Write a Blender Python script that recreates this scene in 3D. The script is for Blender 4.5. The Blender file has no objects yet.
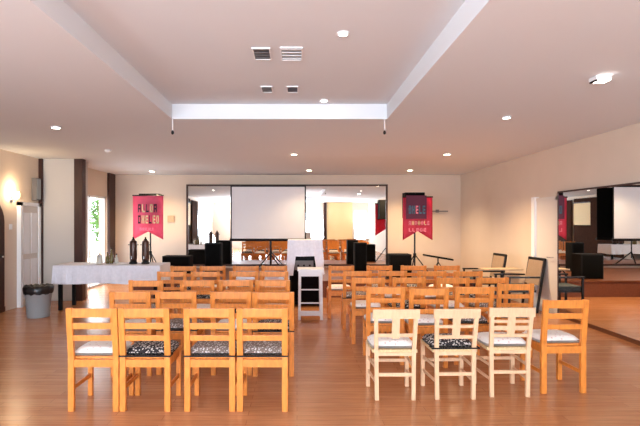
import bpy, bmesh, math, random
from mathutils import Vector, Matrix
random.seed(7)
PI = math.pi
S = bpy.context.scene
COL = S.collection

# ------------------------------------------------------------------ camera, world, exposure
F, VX, VY, EYE = 480.0, 297.0, 223.0, 1.6
cd = bpy.data.cameras.new('camera'); cam = bpy.data.objects.new('camera', cd); COL.objects.link(cam)
cam.location = (0, 0, EYE); cam.rotation_euler = (PI/2, 0, 0)
cd.sensor_width = 36; cd.lens = 36*F/640
cd.shift_x = (320-VX)/640; cd.shift_y = (VY-213)/640
cd.clip_start = 0.05; cd.clip_end = 200
S.camera = cam
S.view_settings.view_transform = 'Standard'; S.view_settings.look = 'None'
S.view_settings.gamma = 1; S.view_settings.use_curve_mapping = False
S.view_settings.exposure = 0.1
W = bpy.data.worlds.new('world'); S.world = W; W.use_nodes = True
W.node_tree.nodes['Background'].inputs[0].default_value = (0.86, 0.93, 1.0, 1)
W.node_tree.nodes['Background'].inputs[1].default_value = 4.5

def area(name, loc, rot, sx, sy, power, col):
    d = bpy.data.lights.new(name, 'AREA'); d.shape = 'RECTANGLE'; d.size = sx; d.size_y = sy
    d.energy = power; d.color = col
    o = bpy.data.objects.new(name, d); COL.objects.link(o); o.location = loc; o.rotation_euler = rot
    return o
# daylight coming in through the windows (rear wall behind the camera, left wall, far left door)
area('daylight_rear', (-1.9, -3.85, 1.7), (PI/2+1.0, 0, 0), 4.2, 1.6, 900, (0.73, 0.86, 1.0))
area('daylight_rear_small', (1.1, -3.85, 1.45), (PI/2+.6, 0, 0), 1.1, 1.9, 120, (0.73, 0.86, 1.0))
area('daylight_rear_right', (4.0, -3.85, 1.45), (PI/2+.6, 0, 0), 0.8, 1.9, 120, (0.73, 0.86, 1.0))
area('daylight_left', (-5.2, -0.7, 1.2), (PI/2+.6, 0, -PI/2), 3.0, 2.1, 150, (0.76, 0.88, 1.0))
area('daylight_garden', (-4.93, 11.6, 1.15), (PI/2-.35, 0, -PI/2), 1.9, 2.0, 40, (0.95, 0.98, 1.0))

# ------------------------------------------------------------------ helpers
def lin(c):
    c = c/255.0
    return c/12.92 if c <= 0.04045 else ((c+0.055)/1.055)**2.4
def rgb(r, g, b): return (lin(r), lin(g), lin(b), 1)

def mat(name, col, rough=0.6, metal=0.0, var=0.0, scale=8.0, stretch=(1, 1, 1), emit=None, estr=0.0, bump=0.0, spec=0.5):
    m = bpy.data.materials.new(name); m.use_nodes = True
    nt = m.node_tree; b = nt.nodes['Principled BSDF']
    b.inputs['Base Color'].default_value = col
    b.inputs['Roughness'].default_value = rough
    b.inputs['Metallic'].default_value = metal
    b.inputs['Specular IOR Level'].default_value = spec
    if emit:
        b.inputs['Emission Color'].default_value = emit; b.inputs['Emission Strength'].default_value = estr
    if var or bump:
        tc = nt.nodes.new('ShaderNodeTexCoord'); mp = nt.nodes.new('ShaderNodeMapping')
        mp.inputs['Scale'].default_value = stretch
        nz = nt.nodes.new('ShaderNodeTexNoise'); nz.inputs['Scale'].default_value = scale; nz.inputs['Detail'].default_value = 4
        nt.links.new(tc.outputs['Object'], mp.inputs[0]); nt.links.new(mp.outputs[0], nz.inputs['Vector'])
        if var:
            rp = nt.nodes.new('ShaderNodeValToRGB')
            rp.color_ramp.elements[0].position = 0.3; rp.color_ramp.elements[1].position = 0.7
            rp.color_ramp.elements[0].color = tuple(max(0, c*(1-var)) for c in col[:3])+(1,)
            rp.color_ramp.elements[1].color = tuple(min(1, c*(1+var)) for c in col[:3])+(1,)
            nt.links.new(nz.outputs['Fac'], rp.inputs[0]); nt.links.new(rp.outputs[0], b.inputs['Base Color'])
        if bump:
            bp = nt.nodes.new('ShaderNodeBump'); bp.inputs['Strength'].default_value = bump; bp.inputs['Distance'].default_value = 0.01
            nt.links.new(nz.outputs['Fac'], bp.inputs['Height']); nt.links.new(bp.outputs[0], b.inputs['Normal'])
    return m

M = {}
M['wall'] = mat('wall_paint', rgb(216, 198, 180), 0.8, var=0.02, scale=2)
M['ceil'] = mat('ceiling_paint', rgb(224, 226, 230), 0.85)
M['white'] = mat('white_paint', rgb(236, 236, 238), 0.5)
M['pier'] = mat('pier_paint', rgb(196, 190, 184), 0.7)
M['white_door'] = mat('white_door_paint', rgb(216, 208, 200), 0.5)
M['darkwood'] = mat('dark_wood', rgb(58, 26, 15), 0.5, var=0.25, scale=6, stretch=(6, 6, 0.6))
M['pine'] = mat('orange_pine', rgb(218, 132, 54), 0.38, var=0.18, scale=9, stretch=(5, 5, 1.2))
M['pale'] = mat('bleached_wood', rgb(224, 184, 146), 0.5, var=0.09, scale=9, stretch=(5, 5, 1))
M['rush'] = mat('rush_seat', rgb(214, 184, 138), 0.8, var=0.2, scale=60)
M['black'] = mat('black_plastic', rgb(14, 14, 16), 0.75, spec=.2)
M['blackmetal'] = mat('black_metal', rgb(22, 22, 24), 0.35, metal=0.4)
M['grille'] = mat('black_grille', rgb(8, 8, 9), 0.9, spec=.1, bump=0.4, scale=200)
M['chrome'] = mat('chrome', rgb(200, 200, 205), 0.2, metal=1)
M['mirror'] = mat('mirror_glass', (0.86, 0.87, 0.86, 1), 0.0, metal=1)
M['screen'] = mat('screen_fabric', rgb(228, 226, 230), 0.8)
M['linen'] = mat('white_linen', rgb(226, 226, 236), 0.85, var=0.05, scale=20, bump=0.2)
M['bin'] = mat('grey_plastic', rgb(150, 155, 158), 0.45)
M['bag'] = mat('black_bin_bag', rgb(14, 14, 18), 0.3, bump=0.6, scale=20)
M['stage'] = mat('stage_carpet', rgb(112, 62, 42), 0.7, var=0.2, scale=30)
M['beige'] = mat('beige_panel', rgb(232, 204, 150), 0.7)
M['beigefab'] = mat('beige_fabric', rgb(190, 165, 135), 0.9, var=0.1, scale=40)
M['backfab'] = mat('taupe_fabric', rgb(158, 132, 108), 0.9, var=0.1, scale=40)
M['teal'] = mat('dark_teal_fabric', rgb(58, 66, 68), 0.8, var=0.2, scale=40)
M['pink'] = mat('pink_banner_cloth', rgb(250, 100, 134), 0.7, var=0.08, scale=5)
M['pinkred'] = mat('crimson_banner_cloth', rgb(222, 66, 96), 0.7, var=0.08, scale=5)
M['ink'] = mat('dark_ink', rgb(52, 30, 44), 0.7)
M['inkpurple'] = mat('dark_purple_ink', rgb(88, 28, 58), 0.7)
M['inkteal'] = mat('teal_ink', rgb(70, 120, 140), 0.7)
M['inkcream'] = mat('cream_ink', rgb(238, 205, 160), 0.7)
M['inkrose'] = mat('rose_ink', rgb(255, 150, 175), 0.7)
M['ventgrey'] = mat('vent_grey', rgb(105, 100, 100), 0.6)
M['ventblue'] = mat('vent_dark', rgb(70, 72, 80), 0.6)
M['lamp_warm'] = mat('warm_lamp', rgb(255, 240, 210), 0.5, emit=(1, 0.78, 0.48, 1), estr=45)
M['lamp_cool'] = mat('cool_lamp', rgb(255, 255, 250), 0.5, emit=(1, 0.95, 0.88, 1), estr=20)
M['leaf'] = mat('leaves', rgb(92, 140, 62), 0.6, var=0.35, scale=6)
M['bark'] = mat('bark', rgb(92, 72, 54), 0.9, var=0.3, scale=12)
M['patio'] = mat('patio_stone', rgb(205, 200, 192), 0.8, var=0.08, scale=3)
M['jar'] = mat('pale_jar', rgb(200, 196, 186), 0.15)
M['bottle'] = mat('green_brown_bottle', rgb(96, 84, 46), 0.15)
M['rugwood'] = mat('brown_urn', rgb(74, 48, 40), 0.3, metal=0.3, var=0.3, scale=10)
M['skirt'] = mat('brown_skirting', rgb(110, 62, 34), 0.4, var=0.15, scale=6, stretch=(1, 1, 6))

def pattern_cushion(name, c1, c2, sc, thr):
    m = bpy.data.materials.new(name); m.use_nodes = True; nt = m.node_tree; b = nt.nodes['Principled BSDF']
    b.inputs['Roughness'].default_value = 0.9
    tc = nt.nodes.new('ShaderNodeTexCoord'); v = nt.nodes.new('ShaderNodeTexVoronoi'); v.inputs['Scale'].default_value = sc
    rp = nt.nodes.new('ShaderNodeValToRGB'); rp.color_ramp.interpolation = 'CONSTANT'
    rp.color_ramp.elements[0].color = c2; rp.color_ramp.elements[1].color = c1; rp.color_ramp.elements[1].position = thr
    nt.links.new(tc.outputs['Object'], v.inputs['Vector']); nt.links.new(v.outputs['Distance'], rp.inputs[0])
    nt.links.new(rp.outputs[0], b.inputs['Base Color'])
    return m
M['cush_white'] = pattern_cushion('white_floral_cotton', rgb(244, 236, 230), rgb(222, 190, 186), 26, 0.22)
M['cush_dark'] = pattern_cushion('black_white_cotton', rgb(40, 34, 36), rgb(206, 196, 190), 52, 0.40)
M['cush_grey'] = pattern_cushion('grey_patterned_cotton', rgb(122, 106, 98), rgb(214, 208, 206), 56, 0.36)
M['tie'] = mat('black_tie_cord', rgb(24, 20, 22), 0.9)

def floor_material():
    m = bpy.data.materials.new('laminate_floor'); m.use_nodes = True; nt = m.node_tree; b = nt.nodes['Principled BSDF']
    tc = nt.nodes.new('ShaderNodeTexCoord')
    br = nt.nodes.new('ShaderNodeTexBrick'); br.inputs['Scale'].default_value = 1
    br.inputs['Brick Width'].default_value = 1.1; br.inputs['Row Height'].default_value = 0.095
    br.inputs['Mortar Size'].default_value = 0.0022; br.inputs['Mortar Smooth'].default_value = 0.3
    br.inputs['Color1'].default_value = rgb(206, 144, 100); br.inputs['Color2'].default_value = rgb(192, 128, 84)
    br.inputs['Mortar'].default_value = rgb(150, 96, 62); br.offset = 0.37
    nt.links.new(tc.outputs['Object'], br.inputs['Vector'])
    mp = nt.nodes.new('ShaderNodeMapping'); mp.inputs['Scale'].default_value = (1.5, 22, 1)
    nz = nt.nodes.new('ShaderNodeTexNoise'); nz.inputs['Scale'].default_value = 2.2; nz.inputs['Detail'].default_value = 6
    nt.links.new(tc.outputs['Object'], mp.inputs[0]); nt.links.new(mp.outputs[0], nz.inputs['Vector'])
    rp = nt.nodes.new('ShaderNodeValToRGB'); rp.color_ramp.elements[0].position = .3; rp.color_ramp.elements[1].position = .7
    rp.color_ramp.elements[0].color = (.74, .70, .66, 1); rp.color_ramp.elements[1].color = (1, 1, 1, 1)
    nt.links.new(nz.outputs['Fac'], rp.inputs[0])
    mx = nt.nodes.new('ShaderNodeMix'); mx.data_type = 'RGBA'; mx.blend_type = 'MULTIPLY'; mx.inputs[0].default_value = 1
    nt.links.new(br.outputs['Color'], mx.inputs[6]); nt.links.new(rp.outputs[0], mx.inputs[7])
    nt.links.new(mx.outputs[2], b.inputs['Base Color'])
    b.inputs['Roughness'].default_value = 0.24; b.inputs['Specular IOR Level'].default_value = 0.5
    return m
M['floor'] = floor_material()

def glass_material():
    m = bpy.data.materials.new('window_glass'); m.use_nodes = True; nt = m.node_tree
    for n in list(nt.nodes): nt.nodes.remove(n)
    o = nt.nodes.new('ShaderNodeOutputMaterial'); t = nt.nodes.new('ShaderNodeBsdfTransparent'); g = nt.nodes.new('ShaderNodeBsdfGlossy')
    g.inputs['Roughness'].default_value = 0.02
    mx = nt.nodes.new('ShaderNodeMixShader'); mx.inputs[0].default_value = 0.06
    nt.links.new(t.outputs[0], mx.inputs[1]); nt.links.new(g.outputs[0], mx.inputs[2]); nt.links.new(mx.outputs[0], o.inputs[0])
    return m
M['glass'] = glass_material()

class MB:
    """collects shapes, builds ONE mesh object"""
    def __init__(s): s.bm = bmesh.new()
    def box(s, x0, x1, y0, y1, z0, z1, bev=0.0, mtx=None):
        r = bmesh.ops.create_cube(s.bm, size=1); vs = r['verts']
        for v in vs:
            v.co = Vector(((x0+x1)/2+v.co.x*(x1-x0), (y0+y1)/2+v.co.y*(y1-y0), (z0+z1)/2+v.co.z*(z1-z0)))
        if bev:
            es = list({e for v in vs for e in v.link_edges})
            r2 = bmesh.ops.bevel(s.bm, geom=es, offset=bev, segments=2, affect='EDGES', profile=0.7)
            vs = list({v for f in r2['faces'] for v in f.verts} | {v for v in vs if v.is_valid})
        if mtx is not None:
            for v in vs: v.co = mtx @ v.co
        return s
    def bar(s, a, b, w, d, bev=0.0, up=(0, 1, 0)):
        """rectangular bar from a to b, w across, d along 'up' """
        a = Vector(a); b = Vector(b); z = (b-a).normalized(); y = Vector(up); x = y.cross(z).normalized(); y = z.cross(x)
        m = Matrix((x, y, z)).transposed().to_4x4(); m.translation = (a+b)/2
        L = (b-a).length
        return s.box(-w/2, w/2, -d/2, d/2, -L/2, L/2, bev, m)
    def cyl(s, a, b, r0, r1=None, n=16, cap=True):
        r1 = r0 if r1 is None else r1
        a = Vector(a); b = Vector(b); z = (b-a).normalized()
        q = z.to_track_quat('Z', 'Y').to_matrix().to_4x4(); q.translation = (a+b)/2
        bmesh.ops.create_cone(s.bm, cap_ends=cap, segments=n, radius1=r0, radius2=r1, depth=(b-a).length, matrix=q)
        return s
    def lathe(s, prof, c=(0, 0, 0), n=24):
        rings = []
        for r, z in prof:
            rings.append([s.bm.verts.new((c[0]+r*math.cos(2*PI*i/n), c[1]+r*math.sin(2*PI*i/n), c[2]+z)) for i in range(n)])
        for k in range(len(rings)-1):
            for i in range(n):
                s.bm.faces.new((rings[k][i], rings[k][(i+1) % n], rings[k+1][(i+1) % n], rings[k+1][i]))
        if prof[0][0] > 0: s.bm.faces.new(list(reversed(rings[0])))
        if prof[-1][0] > 0: s.bm.faces.new(rings[-1])
        return s
    def prism(s, pts, y0, y1, bev=0):
        """polygon in XZ extruded along Y"""
        a = [s.bm.verts.new((p[0], y0, p[1])) for p in pts]; b = [s.bm.verts.new((p[0], y1, p[1])) for p in pts]
        n = len(pts); s.bm.faces.new(a); s.bm.faces.new(list(reversed(b)))
        for i in range(n): s.bm.faces.new((a[i], b[i], b[(i+1) % n], a[(i+1) % n]))
        return s
    def quad(s, *p):
        s.bm.faces.new([s.bm.verts.new(q) for q in p]); return s
    def build(s, name, m, parent=None, smooth=False):
        bmesh.ops.recalc_face_normals(s.bm, faces=s.bm.faces[:])
        me = bpy.data.meshes.new(name); s.bm.to_mesh(me); s.bm.free()
        me.materials.append(m)
        if smooth:
            for p in me.polygons: p.use_smooth = True
        o = bpy.data.objects.new(name, me); COL.objects.link(o)
        if parent: o.parent = parent
        return o

def tag(o, label=None, cat=None, group=None, kind=None):
    if label: o['label'] = label
    if cat: o['category'] = cat
    if group: o['group'] = group
    if kind: o['kind'] = kind
    return o
def empty(name, loc, rz=0, label=None, cat=None, group=None):
    o = bpy.data.objects.new(name, None); COL.objects.link(o); o.location = loc; o.rotation_euler = (0, 0, rz)
    o.empty_display_size = 0.1
    return tag(o, label, cat, group)
def kids(o): return [c for c in COL.objects if c.parent == o]
def copy_tree(o, parent=None):
    c = o.copy(); COL.objects.link(c)
    if parent: c.parent = parent
    for ch in kids(o): copy_tree(ch, c)
    return c
def struct(o): o['kind'] = 'structure'; return o
def smooth_angle(o):
    for p in o.data.polygons: p.use_smooth = True
def at(px, py, Y): return ((px-VX)*Y/F, EYE-(py-VY)*Y/F)

# ------------------------------------------------------------------ room shell
XR, XL, XL2, YB, YR, H = 4.5, -5.3, -5.0, 13.2, -4.0, 2.92
RX0, RX1, RY0, RY1, HE, HR = -1.68, 1.21, -2.6, 6.46, 3.0, 3.20
OX0, OX1, OY1 = -4.75, 4.28, 9.46

struct(MB().box(XL-0.2, XR+0.2, YR-0.2, YB+0.2, -0.1, 0).build('floor', M['floor']))
c = MB()
ih = [(RX0, RY0, HE), (RX1, RY0, HE), (RX1, RY1, HE), (RX0, RY1, HE)]
oh = [(OX0, YR, H), (OX1, YR, H), (OX1, OY1, H), (OX0, OY1, H)]
for i in range(4):
    j = (i+1) % 4; c.quad(ih[i], ih[j], oh[j], oh[i])
ir = [(x, y, HR) for x, y, z in ih]
for i in range(4):
    j = (i+1) % 4; c.quad(ih[i], ih[j], ir[j], ir[i])
c.quad(*ir)
c.quad((XL, YR, H), (OX0, YR, H), (OX0, YB, H), (XL, YB, H))
c.quad((OX1, YR, H), (XR, YR, H), (XR, YB, H), (OX1, YB, H))
c.quad((OX0, OY1, H), (OX1, OY1, H), (OX1, YB, H), (OX0, YB, H))
struct(c.build('ceiling', M['ceil']))
struct(MB().box(XL-0.15, XR+0.15, YB, YB+0.15, 0, H).build('wall_back', M['wall']))
struct(MB().box(XR, XR+0.15, YR, YB, 0, H).build('wall_right', M['wall']))
# left wall: garden window near the camera (Y -0.6..2.4), dark doorway, then solid up to the pier
w = MB()
w.box(XL-0.15, XL, YR, -2.6, 0, H); w.box(XL-0.15, XL, 1.2, 9.9, 0, H)
w.box(XL-0.15, XL, -2.6, 1.2, 2.3, H); w.box(XL-0.15, XL, -2.6, 1.2, 0, 0.12)
struct(w.build('wall_left', M['wall']))
# pier with white face
struct(MB().box(XL-0.15, -4.58, 9.9, 10.5, 0, H).build('wall_pier', M['pier']))
# wall behind the pier with the garden door opening
w = MB()
w.box(XL-0.15, XL2, 10.5, 10.7, 0, H); w.box(XL2-0.15, XL2, 12.65, YB, 0, H); w.box(XL2-0.15, XL2, 10.7, 12.65, 2.29, H)
struct(w.build('wall_garden_side', M['wall']))
# rear wall (behind the camera) with windows
w = MB()
cuts = [(-4.0, 0.2, 0.9, 2.6), (0.55, 1.65, 0.5, 2.4), (3.6, 4.4, 0.5, 2.4)]
xs = [XL-0.15, -4.0, 0.2, 0.55, 1.65, 3.6, 4.4, XR+0.15]
for i in range(0, 8, 2): w.box(xs[i], xs[i+1], YR-0.15, YR, 0, H)
for x0, x1, z0, z1 in cuts:
    w.box(x0, x1, YR-0.15, YR, 0, z0); w.box(x0, x1, YR-0.15, YR, z1, H)
struct(w.build('wall_rear', M['wall']))
def window(n, x0, x1, z0, z1, axis, pos, nm):
    f = MB(); g = MB(); t = 0.05
    def bx(b, a0, a1, c0, c1, th):
        if axis == 'x': b.box(a0, a1, pos-th, pos+th, c0, c1)
        else: b.box(pos-th, pos+th, a0, a1, c0, c1)
    bx(f, x0, x0+t, z0, z1, .03); bx(f, x1-t, x1, z0, z1, .03); bx(f, x0, x1, z0, z0+t, .03); bx(f, x0, x1, z1-t, z1, .03)
    for k in range(1, nm):
        xm = x0+(x1-x0)*k/nm; bx(f, xm-t/2, xm+t/2, z0, z1, .03)
    bx(g, x0+t, x1-t, z0+t, z1-t, .004)
    o = struct(f.build('window_%d' % n, M['white'])); g.build('window_pane', M['glass'], o)
window(1, -4.0, 0.2, 0.9, 2.6, 'x', YR-0.08, 4)
window(2, 0.55, 1.65, 0.5, 2.4, 'x', YR-0.08, 2)
window(3, 3.6, 4.4, 0.5, 2.4, 'x', YR-0.08, 1)
window(4, -2.6, 1.2, 0.12, 2.3, 'y', XL-0.08, 3)
window(5, 10.7, 12.65, 0.0, 2.29, 'y', XL2-0.08, 2)
# dark posts and trims at the pier
struct(MB().box(XL, XL+0.07, 9.84, 9.9, 0, H).build('trim_1', M['darkwood']))
struct(MB().box(-4.58, -4.41, 9.86, 10.02, 0, H).build('trim_2', M['darkwood']))
struct(MB().box(XL2, XL2+0.06, 12.65, 13.05, 0, H).build('trim_3', M['darkwood']))
# baseboards
struct(MB().box(XL, XL+0.015, 2.5, 8.7, 0, 0.09).build('baseboard_left', M['skirt']))
struct(MB().box(XR-0.015, XR, 9.02, YB, 0, 0.09).build('baseboard_right', M['wall']))
struct(MB().box(XR-0.03, XR, 3.0, 8.15, 0, 0.07).build('trim_4', M['skirt']))
# rear wall beige pier and dark post that show in the mirrors
struct(MB().box(1.9, 3.5, YR, YR+0.05, 0.1, 2.9).build('trim_5', M['beige']))
struct(MB().box(1.68, 1.86, YR, YR+0.10, 0, 2.9).build('trim_6', M['darkwood']))

# brown curtain, dark panelling and tan blind on the left wall near the camera (seen in the mirrors)
cb = MB(); n = 60; fr = []; bk = []
for i in range(n+1):
    y = 1.2+1.4*i/n; x = XL+.09+.03*math.sin(i*1.05)
    fr.append((cb.bm.verts.new((x, y, .03)), cb.bm.verts.new((x, y, 2.72)))); bk.append((cb.bm.verts.new((x-.006, y, .03)), cb.bm.verts.new((x-.006, y, 2.72))))
for i in range(n):
    for g in (fr, bk): cb.bm.faces.new((g[i][0], g[i+1][0], g[i+1][1], g[i][1]))
cu = empty('curtain', (0, 0, 0), 0, 'brown pleated curtain on the left wall, seen only in the mirrors', 'curtain')
cb.build('drape', mat('brown_curtain', rgb(78, 50, 34), .9, var=.1), cu, True)
MB().cyl((XL+.09, 1.1, 2.73), (XL+.09, 2.66, 2.73), .014).build('rail', M['darkwood'], cu)
struct(MB().box(XL, XL+.03, 2.68, 6.2, .1, 2.8).build('trim_7', mat('dark_panelling', rgb(66, 42, 30), .95, var=.15, spec=.05)))
bl = empty('roller_blind', (XL+.035, 3.35, 1.5), 0, 'tan roller blind on dark panelling of the left wall, seen in mirrors', 'blind')
MB().box(0, .008, -.65, .65, 0, 1.08).build('fabric', M['beige'], bl)
MB().cyl((.03, -.67, 1.09), (.03, .67, 1.09), .03).build('roller', M['darkwood'], bl)

# right wall door
d = struct(MB().box(XR-0.05, XR, 8.25, 8.92, 0.0, 2.0, .004).build('door_1', M['white_door']))
f = MB(); f.box(XR-0.06, XR, 8.19, 8.25, 0, 2.06); f.box(XR-0.06, XR, 8.19, 8.92, 2.0, 2.06)
f.build('door_frame', M['white_door'], d)
MB().box(XR-0.09, XR, 8.92, 9.04, 0, 2.08).build('door_jamb', M['white'], d)
h = MB(); h.cyl((XR-0.05, 8.33, 1.0), (XR-0.11, 8.33, 1.0), 0.01); h.cyl((XR-0.11, 8.32, 1.0), (XR-0.11, 8.44, 1.0), 0.009); h.build('door_handle', M['chrome'], d)
# left wall white double-leaf door
d = struct(MB().box(XL, XL+0.05, 9.15, 9.72, 0, 1.93, .004).build('door_2', M['white_door']))
f = MB()
for (y0, y1, z0, z1) in ((9.2, 9.41, .15, .9), (9.46, 9.67, .15, .9), (9.2, 9.41, 1.0, 1.8), (9.46, 9.67, 1.0, 1.8)):
    f.box(XL+0.05, XL+0.065, y0, y1, z0, z1, .005)
f.build('door_panel', M['white'], d)
f = MB(); f.box(XL, XL+0.08, 9.08, 9.15, 0, 2.0); f.box(XL, XL+0.08, 9.72, 9.79, 0, 2.0); f.box(XL, XL+0.08, 9.08, 9.79, 1.93, 2.0)
f.build('door_frame', M['white'], d)
# dark arched doorway further left
a = MB(); pts = [(0, 0), (0.9, 0)]
for k in range(0, 13): pts.append((0.45+0.45*math.cos(PI*k/12), 1.62+0.42*math.sin(PI*k/12)))
ver = [a.bm.verts.new((XL+0.03, 7.75+p[0], p[1])) for p in pts]; ver2 = [a.bm.verts.new((XL+0.002, 7.75+p[0], p[1])) for p in pts]
a.bm.faces.new(ver)
for i in range(len(pts)): a.bm.faces.new((ver[i], ver[(i+1) % len(pts)], ver2[(i+1) % len(pts)], ver2[i]))
d3 = struct(a.build('door_3', M['darkwood']))
h = MB(); h.cyl((XL+0.03, 8.52, 1.0), (XL+0.08, 8.52, 1.0), 0.012); h.lathe([(0.0, 0), (.02, .01), (.02, .03), (0, .04)], (XL+0.08, 8.52, .98), 12); h.build('door_knob', M['chrome'], d3)

# ------------------------------------------------------------------ stage
st = empty('stage_platform', (0.1, 10.3, 0), 0, 'low reddish brown stage platform running below the mirror and projection screen', 'stage')
MB().box(-3.7, 3.7, 0, YB-10.3-0.005, 0.0, 0.33).build('riser', M['stage'], st)
MB().box(-3.7, 3.7, -0.02, YB-10.3-0.005, 0.33, 0.36, .004).build('deck', M['skirt'], st)
SZ = 0.36

# ------------------------------------------------------------------ mirrors
def frame_mb(x0, x1, z0, z1, y0, y1, t):
    f = MB(); f.box(x0, x1, y0, y1, z1-t, z1); f.box(x0, x1, y0, y1, z0, z0+t); f.box(x0, x0+t, y0, y1, z0+t, z1-t); f.box(x1-t, x1, y0, y1, z0+t, z1-t)
    return f
x0, z1 = at(186.5, 184.5, YB); x1, z0 = at(387.5, 266, YB)
m = empty('wall_mirror', ((x0+x1)/2, YB, z0), 0, 'long dark-framed mirror across the back wall behind the projection screen', 'mirror')
hw = (x1-x0)/2
frame_mb(-hw, hw, 0, z1-z0, -0.04, -0.003, 0.05).build('mirror_frame', M['darkwood'], m)
MB().box(-hw+.05, hw-.05, -0.02, -0.004, 0.05, z1-z0-.05).build('mirror_glass', M['mirror'], m)
MT = 5.13*math.tan(math.radians(.65))
m = empty('wall_mirror', (XR, 5.575, 0.07), 0, 'tall floor-length mirror covering the right-hand wall beside the white door', 'mirror')
def wedge(x_near, x_far, y0, y1, z0, z1, back):
    b = MB(); bm = b.bm
    v = [bm.verts.new(p) for p in ((x_near, y0, z0), (x_far, y1, z0), (back, y1, z0), (back, y0, z0), (x_near, y0, z1), (x_far, y1, z1), (back, y1, z1), (back, y0, z1))]
    for f in ((0, 1, 2, 3), (4, 5, 6, 7), (0, 1, 5, 4), (1, 2, 6, 5), (2, 3, 7, 6), (3, 0, 4, 7)): bm.faces.new([v[i] for i in f])
    return b
wedge(-.012, -.012-MT, -2.565, 2.565, 0.0, 2.04, -.004).build('mirror_glass', M['mirror'], m)
f = wedge(-.02, -.02-MT, -2.575, 2.575, 2.04, 2.065, -.004); f.box(-.02-MT, -.004, 2.565, 2.575, 0, 2.04); f.build('mirror_frame', M['darkwood'], m)

# ------------------------------------------------------------------ projection screen on tripod
Y = 12.85
x0, z1 = at(230.5, 185.5, Y); x1, z0 = at(306, 241, Y); xc = (x0+x1)/2; hw = (x1-x0)/2
s = empty('projection_screen', (xc, Y, SZ), 0, 'large white projection screen with black border on a black tripod, on the stage', 'projection screen')
z0 -= SZ; z1 -= SZ
MB().box(-hw+.03, hw-.03, -.004, .004, z0+.06, z1-.03).build('screen_fabric', M['screen'], s)
f = frame_mb(-hw, hw, z0+.03, z1, -.008, .008, .035); f.build('screen_border', M['black'], s)
MB().box(-hw+.01, hw-.01, .006, .012, z0+.04, z1-.01).build('screen_backing', M['black'], s)
MB().cyl((-hw-.02, 0, z0+.03), (hw+.02, 0, z0+.03), .035).build('case', M['blackmetal'], s)
tx = (270-297)*Y/F - xc
MB().cyl((tx, .05, .25), (tx, .05, z1+.02), .016).build('pole', M['blackmetal'], s)
for k in range(3):
    a = PI/2+2*PI*k/3+PI
    a = [-PI/2-.9, -PI/2+.9, PI/2][k]
    r = .42 if k < 2 else .2
    MB().bar((tx, .05, .42), (tx+r*math.cos(a), .05+r*math.sin(a), .022), .03, .02).build('leg', M['blackmetal'], s)

# ------------------------------------------------------------------ loudspeakers
def speaker_box(name, x, y, z, w, d, h, label, cat='loudspeaker', group=None, rz=0):
    o = empty(name, (x, y, z), rz, label, cat, group)
    MB().box(-w/2, w/2, -d/2, d/2, 0, h, .012).build('cabinet', M['black'], o)
    MB().box(-w/2+.03, w/2-.03, -d/2-.012, -d/2-.0005, .03, h-.03, .003).build('grille', M['grille'], o)
    return o
speaker_box('loudspeaker', (214-297)*12.3/F, 12.3, SZ, .41, .35, .73, 'black loudspeaker cabinet standing on stage left of the projection screen')
speaker_box('loudspeaker', (360-297)*12.3/F, 12.3, SZ, .31, .3, .74, 'narrow black loudspeaker cabinet on stage before the right part of mirror')
speaker_box('stage_monitor', (178-297)*11.8/F, 11.8, SZ, .67, .4, .44, 'wide black box low on stage at the left, near dark urns', 'stage monitor')
speaker_box('stage_monitor', (399-297)*10.7/F, 10.75, SZ, .5, .38, .55, 'black box on stage edge below the right crimson banner', 'stage monitor')

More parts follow.
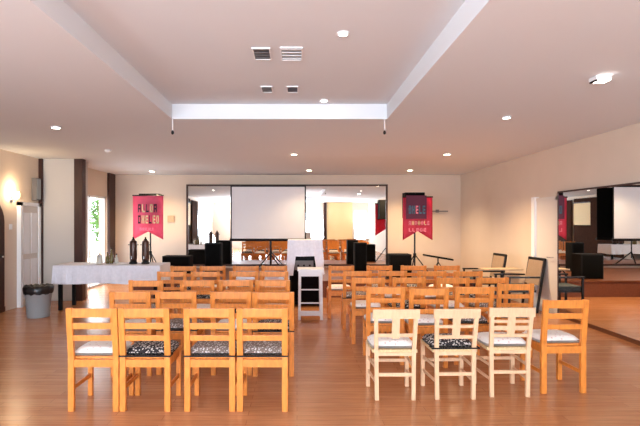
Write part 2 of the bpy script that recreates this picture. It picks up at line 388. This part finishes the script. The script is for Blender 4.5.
# ------------------------------------------------------------------ banner stands
def speaker_stand(x, y, zt, h, w, label, glabel, zbase=SZ):
    o = empty('loudspeaker_stand', (x, y, zbase), 0, label, 'loudspeaker stand')
    MB().cyl((0, 0, .18), (0, 0, zt-zbase), .02).build('pole', M['blackmetal'], o)
    MB().cyl((0, 0, .42), (0, 0, .52), .035).build('collar', M['black'], o)
    for k in range(3):
        a = PI/2+2*PI*k/3
        l = MB(); l.bar((0, 0, .5), (.38*math.cos(a), .38*math.sin(a), .012), .024, .016); l.build('leg', M['blackmetal'], o)
    return o
def banner(x, y, zc, w, h, cloth, label, rows, darkblock, notch):
    o = empty('hanging_banner', (x, y, zc), 0, label, 'banner')
    n = 12; b = MB(); top = []; bot = []
    bm = b.bm; grid = []
    for i in range(n+1):
        u = i/n; xx = (u-.5)*w
        zb = -h + notch*(1-abs(2*u-1))
        col = []
        for j in range(9):
            v = j/8; zz = v*zb
            col.append(bm.verts.new((xx, .012*math.sin(u*9+v*2), zz)))
        grid.append(col)
    for i in range(n):
        for j in range(8):
            bm.faces.new((grid[i][j], grid[i+1][j], grid[i+1][j+1], grid[i][j+1]))
    bmesh.ops.solidify(bm, geom=bm.faces[:], thickness=.004)
    cl = b.build('cloth', cloth, o, True)
    MB().cyl((-w/2-.01, .0, -.01), (w/2+.01, .0, -.01), .016).build('top_rod', M['blackmetal'], o)
    if darkblock:
        xa, xb, za, zb = darkblock
        MB().box(xa, xb, -.026, -.022, za, zb).build('printed_panel', M['inkpurple'], o)
    for (xa, xb, za, zb, inks, cnt) in rows:
        # a line of blocky, unreadable lettering
        stp = (xb-xa)/cnt; rnd = random.Random(cnt*31+int(za*100))
        for k in range(cnt):
            mb_ = MB(); p = xa+k*stp; ww = stp*.72; t = stp*.22; hh = zb-za
            y0, y1 = -.034, -.030
            kind = rnd.choice('EHOAL')
            mb_.box(p, p+t, y0, y1, za, zb)
            if kind in 'EL': mb_.box(p, p+ww, y0, y1, za, za+hh*.2)
            if kind == 'E': mb_.box(p, p+ww, y0, y1, zb-hh*.2, zb)
            if kind in 'HOA': mb_.box(p+ww-t, p+ww, y0, y1, za, zb)
            if kind in 'HE': mb_.box(p, p+ww, y0, y1, za+hh*.4, za+hh*.6)
            if kind in 'OA': mb_.box(p, p+ww, y0, y1, zb-hh*.2, zb)
            if kind == 'O': mb_.box(p, p+ww, y0, y1, za, za+hh*.2)
            if kind == 'A': mb_.box(p, p+ww, y0, y1, za+hh*.35, za+hh*.52)
            mb_.build('letter', M[inks[k % len(inks)]], cl)
    return o
# left banner, before back wall
Y = 12.3; xl, zt = at(150.5, 195.5, Y); w = 31*Y/F; h = 44*Y/F; px = Y/F
banner(xl, Y-.2, zt, w*.97, h, M['pink'], 'bright pink swallow-tailed banner with dark and cream lettering, left of the mirror',
       [(-9.5*px, 10*px, -17*px, -9*px, ['ink', 'inkcream'], 5), (-9.5*px, 12*px, -28*px, -20*px, ['ink', 'inkcream', 'inkcream'], 6), (-8*px, 6*px, -35*px, -32*px, ['inkrose'], 8)],
       None, 8*px)
sp = speaker_stand(xl, Y, zt-.55, 1, 1, 'black tripod loudspeaker stand behind the bright pink banner', '')
sb = speaker_box('loudspeaker', xl, Y, zt-.55, .5, .34, .59, 'black loudspeaker on tripod behind the bright pink banner, only its top showing')
# right banner
Y = 11.4; xl, zt = at(415.5, 197, Y); px = Y/F; w = 30*px; h = 43*px
banner(xl, Y-.2, zt, w*.97, h, M['pinkred'], 'crimson swallow-tailed banner with a dark printed square, right of the mirror',
       [(-9*px, 8*px, -17*px, -9*px, ['inkteal', 'inkteal', 'inkrose'], 5), (-9*px, 12*px, -28*px, -24*px, ['inkrose', 'inkcream'], 7), (-9*px, 9*px, -34.5*px, -31*px, ['inkrose'], 5)],
       (-11.5*px, 8.5*px, -22*px, 1*px), 9*px)
speaker_stand(xl-.02, Y, zt-.5, 1, 1, 'black tripod loudspeaker stand behind the crimson banner, pole and feet showing', '')
speaker_box('loudspeaker', xl-.05, Y, zt-.5, .46, .34, .6, 'black loudspeaker on tripod behind the crimson banner, its top edge showing')

# ------------------------------------------------------------------ buffet table, urns, jars, bin
TX0, TX1, TY0, TY1, TZ = -4.45, -2.5, 8.75, 9.45, 0.82
tb = empty('buffet_table', ((TX0+TX1)/2, (TY0+TY1)/2, 0), 0, 'long buffet table with dark legs under a white cloth before the glass door', 'table')
hx, hy = (TX1-TX0)/2, (TY1-TY0)/2
MB().box(-hx+.02, hx-.02, -hy+.02, hy-.02, TZ-.035, TZ-.003, .003).build('tabletop', M['darkwood'], tb)
for sx in (-1, 1):
    for sy in (-1, 1):
        MB().box(sx*(hx-.1)-.03, sx*(hx-.1)+.03, sy*(hy-.08)-.03, sy*(hy-.08)+.03, 0, TZ-.035).build('leg', M['black'], tb)
def cloth_over(hx, hy, zt, drops, m, name, loc, label, amp=.012, wav=28, flap=None):
    """top sheet with skirts; drops = (front, right, back, left)"""
    b = MB(); bm = b.bm; N = 40
    per = []
    segs = [((-hx, -hy), (hx, -hy), drops[0], (0, -1)), ((hx, -hy), (hx, hy), drops[1], (1, 0)), ((hx, hy), (-hx, hy), drops[2], (0, 1)), ((-hx, hy), (-hx, -hy), drops[3], (-1, 0))]
    tv = []; mv = []; bv = []
    t = 0
    for a, c2, dr, nrm in segs:
        n = max(4, int(N*(abs(c2[0]-a[0])+abs(c2[1]-a[1]))/2))
        for k in range(n):
            u = k/n; x = a[0]+(c2[0]-a[0])*u; y = a[1]+(c2[1]-a[1])*u
            t += (abs(c2[0]-a[0])+abs(c2[1]-a[1]))/n
            if flap and nrm == (0, -1): dr = drops[1] if abs(x) > flap else drops[0]
            wv = amp*math.sin(t*wav)+amp*.6*math.sin(t*wav*.37+1)
            tv.append(bm.verts.new((x, y, zt)))
            mv.append(bm.verts.new((x+nrm[0]*(.012+wv*.4), y+nrm[1]*(.012+wv*.4), zt-dr*.4)))
            bv.append(bm.verts.new((x+nrm[0]*(.03+wv), y+nrm[1]*(.03+wv), zt-dr*(1+.03*math.sin(t*5)))))
    n = len(tv)
    for i in range(n):
        j = (i+1) % n
        bm.faces.new((tv[i], mv[i], mv[j], tv[j])); bm.faces.new((mv[i], bv[i], bv[j], mv[j]))
    bm.faces.new(tv)
    bmesh.ops.recalc_face_normals(bm, faces=bm.faces[:])
    bmesh.ops.solidify(bm, geom=bm.faces[:], thickness=-.002)
    o = b.build(name, m); o.location = loc
    return tag(o, label, 'tablecloth')
cloth_over(hx, hy, TZ+.003, (.33, .33, .33, .33), M['linen'], 'tablecloth', tb.location, 'white cloth draped over the long buffet table at left')

def urn(x, y, label, cup=1):
    o = empty('drinks_urn', (x, y, TZ+.006), 0, label, 'urn', 'drinks urns on the buffet')
    MB().lathe([(.075, 0), (.075, .03), (.06, .045), (.062, .07)], n=20).build('base', M['blackmetal'], o, True)
    MB().lathe([(.062, .07), (.068, .10), (.068, .40), (.06, .43), (.03, .45)], n=20).build('body', M['rugwood'], o, True)
    MB().lathe([(.03, .45), (.03, .465), (.015, .475), (.018, .5), (.0, .51)], n=16).build('lid_knob', M['blackmetal'], o, True)
    MB().cyl((0, -.06, .13), (0, -.11, .13), .01).cyl((0, -.10, .15), (0, -.10, .10), .009).build('tap', M['chrome'], o)
    h = MB(); h.cyl((-.065, 0, .36), (-.10, 0, .36), .008); h.cyl((.065, 0, .36), (.10, 0, .36), .008); h.build('handle', M['blackmetal'], o)
urn((133.3-297)*9.1/F, 9.1, 'left of the two tall dark urns on the buffet cloth')
urn((145.5-297)*9.1/F, 9.1, 'right of the two tall dark urns, nearer the pink banner')
j = empty('glass_jar', ((99.5-297)*9.0/F, 9.0, TZ+.006), 0, 'pale lidded jar on the buffet table in front of the glass door', 'jar')
MB().lathe([(.05, 0), (.055, .02), (.055, .13), (.04, .15)], n=20).build('body', M['jar'], j, True)
MB().lathe([(.043, .15), (.043, .175), (.01, .18), (.012, .2), (0, .205)], n=20).build('lid', M['chrome'], j, True)
for px_, hgt, mt, lb in ((107.5, .20, 'bottle', 'small dark bottle on the buffet beside the pale jar'), (111.5, .28, 'bottle', 'tallest bottle on the buffet, between jar and urns'), (116.5, .17, 'jar', 'pale short bottle on the buffet nearest the urns')):
    o = empty('bottle', ((px_-297)*9.15/F, 9.15, TZ+.006), 0, lb, 'bottle', 'bottles on the buffet')
    MB().lathe([(.032, 0), (.034, .01), (.034, hgt*.6), (.013, hgt*.75), (.013, hgt)], n=16).build('body', M[mt], o, True)
    MB().lathe([(.015, hgt), (.015, hgt+.02), (0, hgt+.021)], n=12).build('cap', M['blackmetal'], o, True)
for k, pxx in enumerate((91, 122)):
    o = MB().lathe([(.05, 0), (.11, .008), (.115, .014), (.05, .006)], n=24).build('plate', M['white'], None, True)
    o.location = ((pxx-297)*8.95/F, 8.95, TZ+.006); tag(o, ['white plate at the door side of the buffet, left of the jar', 'white plate on the buffet just left of the dark urns'][k], 'plate', 'plates on the buffet')

b = empty('waste_bin', ((38.5-297)*8.2/F, 8.2, 0), 0, 'grey waste bin with black bag folded over its rim, left of buffet', 'bin')
MB().lathe([(.17, 0), (.175, .01), (.215, .47), (.222, .475), (.222, .5), (.205, .5), (.165, .02), (0, .02)], n=32).build('body', M['bin'], b, True)
bg = MB(); n = 32
bm = bg.bm; rings = []
for (r, z, amp) in ((.226, .40, .012), (.234, .45, .008), (.236, .505, .006), (.21, .535, .012), (.17, .54, .015), (.12, .50, .015), (.0, .44, 0)):
    rings.append([bm.verts.new(((r+amp*math.sin(i*3.1+z*9))*math.cos(2*PI*i/n), (r+amp*math.sin(i*3.1+z*9))*math.sin(2*PI*i/n), z+amp*math.sin(i*2.3))) for i in range(n)])
for k in range(len(rings)-1):
    for i in range(n): bm.faces.new((rings[k][i], rings[k][(i+1) % n], rings[k+1][(i+1) % n], rings[k+1][i]))
bmesh.ops.remove_doubles(bm, verts=bm.verts[:], dist=1e-5)
bg.build('bin_bag', M['bag'], b, True)

# ------------------------------------------------------------------ draped rack and white stand in the aisle
Yr = 9.2; xr = (305-297)*Yr/F
r = empty('equipment_rack', (xr, Yr, 0), 0, 'black tall cabinet beneath a white cloth, behind white stand in the aisle', 'cabinet')
MB().box(-.30, .30, 0, .45, 0.03, 1.26, .01).build('body', M['black'], r)
MB().box(-.25, .25, -.012, -.001, .1, .62, .003).build('door', M['grille'], r)
ap = MB().box(-.2, .16, -.03, -.001, .7, .88, .004).build('amplifier_panel', M['ventgrey'], r)
for kx in (-.13, -.02, .09): MB().cyl((kx, -.03, .79), (kx, -.05, .79), .018).build('knob', M['black'], ap)
for sx in (-.26, .26):
    for yy in (.04, .41): MB().box(sx-.02, sx+.02, yy-.02, yy+.02, 0, .03).build('foot', M['black'], r)
o = cloth_over(.33, .275, 1.272, (.30, .66, .4, .66), M['linen'], 'cloth_cover', (xr, Yr+.225, 0), 'white cloth hanging over the tall black cabinet in the aisle', .008, 26, .2)
o['category'] = 'cloth'
Yw = 7.9; xw = (310.5-297)*Yw/F
o = empty('white_stand', (xw, Yw, 0), 0, 'tall white wooden stand with thin rungs, alone in the centre aisle', 'stand')
hw = .205; ht = (320-269)*Yw/F
for sx in (-1, 1):
    for yy in (.02, .34): MB().bar((sx*(hw-.022), yy, 0), (sx*(hw-.03), yy, ht-.03), .045, .04, .003).build('leg', M['white'], o)
MB().box(-hw-.01, hw+.01, -.02, .38, ht-.03, ht, .005).build('top', M['white'], o)
f = MB(); f.box(-hw+.04, hw-.04, .01, .03, ht-.12, ht-.03); f.box(-hw+.04, hw-.04, .33, .35, ht-.12, ht-.03); f.build('apron', M['white'], o)
for z, t in ((.49, .02), (.27, .02), (.07, .08)):
    MB().box(-hw+.04, hw-.04, .01, .03, z, z+t).build('rung', M['white'], o)
for sx in (-1, 1):
    MB().box(sx*(hw-.025)-.01, sx*(hw-.025)+.01, .04, .32, .3, .33).build('rung', M['white'], o)

# ------------------------------------------------------------------ armchairs and table by right wall, slanted board
def armchair(x, y, rz, label):
    o = empty('armchair', (x, y, 0), rz, label, 'armchair', 'black framed armchairs by the right wall')
    # faces +Y locally
    for sx in (-1, 1):
        MB().bar((sx*.27, .25, 0), (sx*.27, .25, .62), .035, .035, .004).build('leg', M['blackmetal'], o)
        MB().bar((sx*.27, -.25, 0), (sx*.27, -.40, .96), .035, .035, .004).build('leg', M['blackmetal'], o)
        MB().bar((sx*.27, -.30, .63), (sx*.27, .28, .635), .05, .03, .005, up=(0, 0, 1)).build('armrest', M['blackmetal'], o)
    f = MB(); f.bar((-.27, -.395, .945), (.27, -.395, .945), .035, .05, .003, up=(0, 0, 1)); f.build('back_frame', M['blackmetal'], o); MB().box(-.252, .252, -.25, .25, .36, .40).build('seat_frame', M['blackmetal'], o)
    MB().bar((0, -.30, .48), (0, -.385, .92), .49, .03, .006, up=(0, 1, 0)).build('backrest', M['backfab'], o)
    MB().box(-.245, .245, -.24, .26, .40, .47, .015).build('seat', M['teal'], o)
armchair((519-297)*8.8/F-.06, 8.8, PI/2+.03, 'black armchair with beige back beside the white door on the right')
armchair((481-297)*9.9/F, 9.9, PI/2+.03, 'further black armchair with beige back, near the right back corner')
o = empty('cafe_table', ((502-297)*9.36/F, 9.36, 0), 0, 'small pale-topped table between the two black armchairs', 'table')
MB().box(-.4, .34, -.17, .17, .69, .715, .006).build('tabletop', M['beigefab'], o)
MB().cyl((0, 0, .02), (0, 0, .69), .03).build('column', M['blackmetal'], o)
MB().lathe([(.16, 0), (.16, .012), (.05, .03)], n=24).build('base', M['blackmetal'], o)
Yk = 11.6; xk, zk = at(438, 257.5, Yk)
o = empty('music_desk', (xk, Yk, 0), .0, 'thin black slanted board on a low stand at the right end of the stage', 'music desk')
o.location.z = SZ
zz = zk-o.location.z
MB().bar((-.33, 0, zz+.06), (.33, 0, zz-.05), .04, .3, .004).build('board', M['black'], o)
MB().cyl((0, 0, .25), (0, 0, zz-.01), .016).build('pole', M['blackmetal'], o)
for k in range(3):
    a = PI/2+2*PI*k/3; MB().bar((0, 0, .3), (.2*math.cos(a), .2*math.sin(a), .01), .02, .014).build('leg', M['blackmetal'], o)

# ------------------------------------------------------------------ chairs
def pine_chair():
    o = empty('ladder_back_chair', (0, 0, 0))
    for sx in (-1, 1):
        b = MB(); x = sx*.19
        b.bar((x, 0, 0), (x, 0, .46), .05, .036, .004); b.bar((x, 0, .45), (x, -.045, .885), .05, .03, .004)
        b.build('back_leg', M['pine'], o)
        b = MB(); b.bar((x, .38, 0), (x, .38, .44), .042, .036, .004); b.build('front_leg', M['pine'], o)
        MB().bar((x, .02, .19), (x, .365, .19), .018, .035, .002, up=(0, 0, 1)).build('stretcher', M['pine'], o)
    for z0, z1 in ((.805, .88), (.705, .757), (.604, .65)):
        zc = (z0+z1)/2; yc = -.045*(zc-.45)/.435
        nm = 'top_rail' if z0 > .8 else 'back_slat'
        MB().bar((0, yc-.0, z0), (0, yc-.002, z1), .34, .018, .003).build(nm, M['pine'], o)
    b = MB(); b.box(-.165, .165, -.012, .012, .375, .44, .002); b.box(-.165, .165, .37, .39, .375, .44, .002)
    for sx in (-1, 1): b.box(sx*.19-.012, sx*.19+.012, .018, .362, .375, .44, .002)
    b.build('apron', M['pine'], o)
    MB().box(-.215, .215, .02, .41, .44, .46, .005).build('seat', M['pine'], o)
    return o
def tavern_chair(kind):
    o = empty('tavern_chair', (0, 0, 0))
    for sx in (-1, 1):
        b = MB(); b.bar((sx*.165, 0, 0), (sx*.17, 0, .45), .036, .032, .004); b.bar((sx*.17, 0, .44), (sx*.18, -.05, .80), .036, .03, .004)
        b.build('back_leg', M['pale'], o)
        MB().bar((sx*.19, .37, 0), (sx*.19, .37, .45), .036, .034, .004).build('front_leg', M['pale'], o)
        for z in (.16, .29):
            MB().bar((sx*.172, .0, z), (sx*.19, .365, z), .014, .026, .002, up=(0, 0, 1)).build('stretcher', M['pale'], o)
    MB().bar((0, -.05, .745), (0, -.06, .83), .42, .022, .005).build('crest_rail', M['pale'], o)
    rails = [(.575, .605)] if kind == 0 else [(.655, .68), (.555, .585)]
    if kind == 2: rails = [(.69, .715), (.62, .66), (.555, .585)]
    for z0, z1 in rails:
        yc = -.05*(z0-.45)/.35
        MB().bar((0, yc, z0), (0, yc-.004, z1), .33, .018, .002).build('back_rail', M['pale'], o)
    MB().bar((0, -.018, .56), (0, -.048, .75), .07, .014, .002).build('splat', M['pale'], o)
    for z, t in ((.40, .03), (.215, .03)): MB().box(-.155, .155, -.01, .01, z, z+t, .002).build('stretcher', M['pale'], o)
    MB().box(-.18, .18, .36, .38, .24, .27, .002).build('stretcher', M['pale'], o)
    b = MB(); b.box(-.205, .205, .0, .39, .425, .455, .008); b.build('seat', M['rush'], o)
    return o
def cushion(kind, w=.41, d=.37, h=.07):
    b = MB(); bm = b.bm; N = 12; g = []
    for i in range(N+1):
        row = []
        for j in range(N+1):
            u = i/N*2-1; v = j/N*2-1
            e = (1-abs(u)**4)*(1-abs(v)**4)
            k = 1-.05*(abs(u*v))**2
            row.append((u*w/2*k, v*d/2*k, e))
        g.append(row)
    top = [[bm.verts.new((p[0], p[1], h*.35+h*.65*p[2]**.5-(.006 if (abs(i-N/2) == 2 and abs(jj-N/2) == 2) else 0))) for jj, p in enumerate(r)] for i, r in enumerate(g)]
    bot = [[bm.verts.new((p[0], p[1], 0.0+.004*(1-p[2]**.5))) for p in r] for r in g]
    for i in range(N):
        for jj in range(N):
            bm.faces.new((top[i][jj], top[i+1][jj], top[i+1][jj+1], top[i][jj+1])); bm.faces.new((bot[i][jj], bot[i][jj+1], bot[i+1][jj+1], bot[i+1][jj]))
    bmesh.ops.remove_doubles(bm, verts=bm.verts[:], dist=1e-5)
    o = b.build('seat_cushion', M[kind], None, True)
    if kind != 'cush_white':
        t = MB(); t.box(-.2185, .2185, -.246, -.241, .006, .018)
        for sx in (-1, 1): t.box(sx*.217-.0015, sx*.217+.0015, -.246, -.15, .006, .018); t.box(min(sx*.2185, sx*.17), max(sx*.2185, sx*.17), -.16, -.154, .006, .018)
        t.build('tie', M['tie'], o)
    return o
protos = {}
def get(kind, builder, *a):
    if kind in protos: return copy_tree(protos[kind])
    protos[kind] = builder(*a); return protos[kind]
CW = {'cush_white': 'white', 'cush_dark': 'black-and-white spotted', 'cush_grey': 'grey-and-white'}
def place(kind, px, Y, where, cush, group, rz=0, x=None):
    """px = pixel column of the chair back's centre, Y = distance of its back legs"""
    X = (px-VX)*Y/F if x is None else x
    if kind == 'pine': o = get('pine', pine_chair); nm = 'orange pine ladder-back chair'
    else: o = get(kind, tavern_chair, int(kind[-1])); nm = 'pale bleached tavern chair'
    o.location = (X, Y, 0); o.rotation_euler = (0, 0, rz)
    tag(o, '%s, %s' % (nm, where), 'chair', group)
    sz = .461 if kind == 'pine' else .456
    if cush:
        q = get(cush, cushion, cush)
        v = Matrix.Rotation(rz, 3, 'Z') @ Vector((0, .215, 0))
        q.location = (X+v.x, Y+v.y, sz); q.rotation_euler = (0, 0, rz)
        tag(q, '%s cushion on %s chair, %s' % (CW[cush], 'pale' if kind != 'pine' else 'pine', where.replace(' of the ', ' of ').replace('before the big mirror', '').replace(' the nearest', ' nearest').strip(', ')), 'cushion', 'seat cushions on the '+group)
Wt, Dk, Gy = 'cush_white', 'cush_dark', 'cush_grey'
GL, GR = 'pine chairs in the left block', 'pine chairs in the right block'
colsL = ['leftmost', 'second from left', 'third from left', 'beside the aisle']
colsR = ['beside the aisle', 'second from the aisle', 'third from the aisle', 'nearest the right wall']
rows = ['front', 'second', 'third', 'fourth', 'rearmost']
rows = ['nearest row', 'second row', 'third row', 'fourth row', 'farthest row']
LEFT = [
    (4.085, [94, 145.5, 210, 262.5], [Wt, Dk, Gy, Gy]),
    (5.05, [131.5, 177, 231.5, 273.5], [Wt, Gy, Wt, Dk]),
    (6.08, [147, 198, 236.5, 273], [Gy, Wt, Dk, Wt]),
    (7.12, [172.5, 206, 244, 274], [Wt, Dk, Wt, Gy]),
    (8.05, [184, 213, 246, 274.5], [Dk, Wt, Gy, Wt]),
]
for r, (Y, pxs, cs) in enumerate(LEFT):
    for k, px_ in enumerate(pxs):
        jy = 0 if r == 0 else random.uniform(-.04, .04)
        place('pine', px_, Y+jy, '%s of the left block, %s' % (rows[r], colsL[k]), cs[k], GL, 0 if r == 0 else random.uniform(-.03, .03))
place('tavern0', 395, 4.34, 'nearest row beside the aisle', Wt, 'pale tavern chairs in the nearest right row')
place('tavern1', 455, 4.36, 'middle of the three', Dk, 'pale tavern chairs in the nearest right row', .02)
place('tavern2', 509.5, 4.42, 'nearest the orange pine end chair', Wt, 'pale tavern chairs in the nearest right row')
place('pine', 563, 4.52, 'at the right end of the nearest row, before the big mirror', Wt, GR, .04)
RIGHT = [
    (5.42, [385, 428, 473, 514], [Wt, Wt, Gy, Wt], [0, -.08, 0, .3]),
    (6.35, [368, 408, 452, 491], [Wt, Dk, Wt, Gy], [0, 0, 0, 0]),
    (7.2, [357, 392, 431, 467], [Gy, Wt, Wt, Dk], [0, 0, 0, 0]),
    (8.1, [341, 379, 413, 446], [Wt, Gy, Dk, Wt], [0, 0, 0, 0]),
]
for r, (Y, pxs, cs, dy) in enumerate(RIGHT):
    for k, px_ in enumerate(pxs):
        place('pine', px_, Y+dy[k]+random.uniform(-.03, .03), '%s of the right block, %s' % (rows[r+1], colsR[k]), cs[k], GR, random.uniform(-.04, .04))

# ------------------------------------------------------------------ ceiling fittings
def ceil_hit(px, py):
    dx, dz = (px-VX)/F, (VY-py)/F
    Y = (HR-EYE)/dz
    if RX0 < dx*Y < RX1 and Y < RY1: return dx*Y, Y, HR
    Y = (H-EYE)/dz
    for _ in range(30):
        X = dx*Y
        if X > OX1 or X < OX0 or Y > OY1: z = H
        else:
            t = max((X-RX1)/(OX1-RX1), (RX0-X)/(RX0-OX0), (Y-RY1)/(OY1-RY1), 0); z = HE-(HE-H)*min(t, 1)
        Y = (z-EYE)/dz
    return dx*Y, Y, z
def downlight(px, py, r, m, label, power, col, spot=2.4):
    X, Y, Z = ceil_hit(px, py)
    o = empty('ceiling_downlight', (X, Y, Z), 0, label, 'ceiling light', 'recessed ceiling spotlights')
    MB().lathe([(r, .004), (r, -.012), (r*.78, -.016), (r*.78, .004)], n=24).build('trim_ring', M['white'], o, True)
    MB().lathe([(r*.78, -.010), (r*.70, -.015), (0, -.018)], n=24).build('lens', M[m], o)
    d = bpy.data.lights.new('downlight_lamp', 'SPOT'); d.energy = power; d.color = col; d.spot_size = spot; d.spot_blend = 0.9; d.shadow_soft_size = .06
    l = bpy.data.objects.new('downlight_lamp', d); COL.objects.link(l); l.parent = o; l.location = (0, 0, -.1)
warm = (1, .72, .42); neutral = (1, .9, .78)
downlight(343, 33, .05, 'lamp_cool', 'downlight in the raised ceiling recess, right of the vents', 14, neutral)
downlight(324, 100, .06, 'lamp_cool', 'small downlight at the far edge of the ceiling recess', 14, neutral)
downlight(506.5, 117, .06, 'lamp_cool', 'downlight on the right ceiling between recess and mirror wall', 14, neutral)
downlight(56, 127, .075, 'lamp_cool', 'downlight on the left ceiling above the white pier', 14, neutral)
downlight(294, 154, .07, 'lamp_warm', 'glowing warm downlight in the middle, before the projection screen', 130, warm)
downlight(447, 154, .08, 'lamp_warm', 'glowing warm downlight above the crimson banner side', 420, warm)
downlight(152, 171, .09, 'lamp_warm', 'warm downlight close to the back wall above the pink banner', 160, warm)
downlight(309, 170, .085, 'lamp_warm', 'warm downlight close above the right edge of projection screen', 120, warm)
downlight(410, 170, .08, 'lamp_warm', 'warm downlight close to the back wall above the crimson banner', 300, warm)
X, Y, Z = ceil_hit(600, 77)
o = empty('ceiling_spotlight', (X, Y, Z), 0, 'surface-mounted square spotlight on the ceiling above the right mirror wall', 'ceiling light')
MB().box(-.07, .07, -.06, .06, -.035, 0, .005).build('housing', M['white'], o)
MB().box(-.045, .06, -.062, .045, -.045, -.036).build('lens', M['lamp_cool'], o)
MB().box(-.068, -.05, -.05, .05, -.05, -.036).build('bracket', M['blackmetal'], o)
X, Y, Z = ceil_hit(108, 150)
o = MB().lathe([(.06, 0), (.06, -.02), (.04, -.045), (0, -.045)], (0, 0, 0), 24).build('smoke_detector', M['white'], None, True)
o.location = (X, Y, Z); tag(o, 'round white smoke detector on the left ceiling, off the recess corner', 'smoke detector')
def vent(px, py, w, d, m, label, slat):
    X, Y, Z = ceil_hit(px, py)
    o = empty('ceiling_vent', (X, Y, Z), 0, label, 'vent', 'air vents in the ceiling recess')
    f = MB(); t = .012
    f.box(-w/2, w/2, -d/2, -d/2+t, -.012, 0); f.box(-w/2, w/2, d/2-t, d/2, -.012, 0); f.box(-w/2, -w/2+t, -d/2+t, d/2-t, -.012, 0); f.box(w/2-t, w/2, -d/2+t, d/2-t, -.012, 0)
    f.build('frame', M['white'], o)
    MB().box(-w/2+t, w/2-t, -d/2+t, d/2-t, -.003, 0).build('backing', M[m], o)
    for k in range(4):
        y = -d/2+t+(d-2*t)*(k+.5)/4
        MB().box(-w/2+t, w/2-t, y-.012, y+.012, -.009, -.004).build('slat', M[slat], o)
vent(262, 53.5, .17, .31, 'ventblue', 'dark slotted vent, left of the nearer pair in the recess', 'ventgrey')
vent(291.5, 53.5, .21, .34, 'ventgrey', 'white slatted vent, right of the nearer pair in the recess', 'white')
vent(267, 89, .14, .26, 'ventgrey', 'small grey vent, left of the farther pair in the recess', 'ventgrey')
vent(292.5, 89, .14, .26, 'ventblue', 'small dark vent, right of the farther pair in the recess', 'ventblue')
for px_, lb in ((172, 'thin white cord with small weight hanging at the left recess corner'), (385, 'thin white cord with small weight hanging at the right recess corner')):
    Yc = RY1-.02; X = (px_-VX)*Yc/F
    X = max(min(X, RX1+.02), RX0-.0)
    o = empty('hanging_weight', (X, Yc+.03, HE-.0), 0, lb, 'hanging weight', 'hanging weights at the recess corners')
    MB().cyl((0, 0, -.15), (0, 0, 0), .007, n=8).build('cord', M['white'], o)
    MB().lathe([(0, -.21), (.016, -.2), (.02, -.18), (.012, -.155), (0, -.15)], n=12).build('weight', M['blackmetal'], o, True)

# wall fittings
ys = 5.3*F/(297-10.5)
o = empty('wall_sconce', (XL, ys, 2.03), 0, 'small glowing wall light beside the dark doorway at far left', 'wall light')
MB().box(.0, .02, -.04, .04, -.05, .1, .004).build('back_plate', M['chrome'], o)
MB().cyl((.02, 0, 0), (.09, 0, .02), .008).build('arm', M['chrome'], o)
MB().lathe([(.03, 0), (.055, .03), (.06, .1), (.045, .13)], (.1, 0, .02), 20).build('lamp_shade', M['lamp_warm'], o, True)
d = bpy.data.lights.new('sconce_lamp', 'POINT'); d.energy = 6; d.color = warm; d.shadow_soft_size = .05
l = bpy.data.objects.new('sconce_lamp', d); COL.objects.link(l); l.parent = o; l.location = (.12, 0, .22)
o = MB().box(XL, XL+.012, ys-.04, ys+.04, 1.48, 1.58, .003).build('light_switch', M['white']); tag(o, 'white light switch on the left wall below the wall light', 'light switch')
ysp = 5.3*F/(297-33.5)
o = empty('wall_speaker', (XL+.005, ysp, 2.06), 0, 'slim grey box mounted high on the left wall above the white door', 'wall box')
MB().box(0, .1, -.08, .08, 0, .44, .008).build('cabinet', M['ventgrey'], o)
MB().box(.101, .108, -.07, .07, .02, .42).build('grille', M['bin'], o)
X, Z = at(438, 211, YB-.1)
o = empty('wall_bracket', (X, YB, Z), 0, 'thin grey horizontal bracket on the back wall right of the crimson banner', 'bracket')
MB().box(-.28, .28, -.09, -.06, -.02, .01, .003).build('bar', M['ventgrey'], o)
MB().box(-.04, .04, -.06, -.001, -.04, .04, .003).build('wall_plate', M['ventgrey'], o)
X, Z = at(171, 219, YB)
o = MB().box(X-.09, X+.09, YB-.03, YB-.001, Z-.09, Z+.09, .004).build('wall_plaque', M['beigefab']); tag(o, 'small beige square plaque on the back wall right of the pink banner', 'plaque')

# ------------------------------------------------------------------ garden outside
struct(MB().box(-40, XL-.16, -20, 45, -.2, -.05).build('ground', M['patio']))
def tree(x, y, h, rad, n, label, seed):
    rnd = random.Random(seed)
    o = empty('garden_tree', (x, y, -.05), 0, label, 'tree', 'trees in the garden')
    t = MB(); t.cyl((0, 0, 0), (.05, 0, h*.55), .07, .04, 10)
    for k in range(5):
        a = k*1.3; t.cyl((.03, 0, h*(.3+.05*k)), (rad*.6*math.cos(a), rad*.6*math.sin(a), h*(.55+.07*k)), .025, .01, 6)
    t.build('trunk', M['bark'], o)
    b = MB(); bm = b.bm
    for k in range(n):
        d = Vector((rnd.gauss(0, 1), rnd.gauss(0, 1), rnd.gauss(0, 1))).normalized()*rnd.random()**.4
        p = Vector((d.x*rad, d.y*rad, h*.6+d.z*h*.42))
        u = Vector((rnd.gauss(0, 1), rnd.gauss(0, 1), rnd.gauss(0, 1))).normalized(); v = u.orthogonal().normalized(); s_ = rnd.uniform(.06, .13)
        bm.faces.new([bm.verts.new(p+q) for q in (-u*s_, v*s_*.45, u*s_, -v*s_*.45)])
    lf = b.build('foliage', M['leaf'], o); lf['kind'] = 'stuff'
tree(-8.05, 20.6, 3.1, .8, 1300, 'leafy green tree seen through the glass door', 1)
tree(-7.0, 15.3, 1.0, .35, 400, 'low green shrub outside near the glass door', 2)
tree(-8.6, 1.2, 2.6, 1.3, 1500, 'leafy tree outside the left wall window', 3)
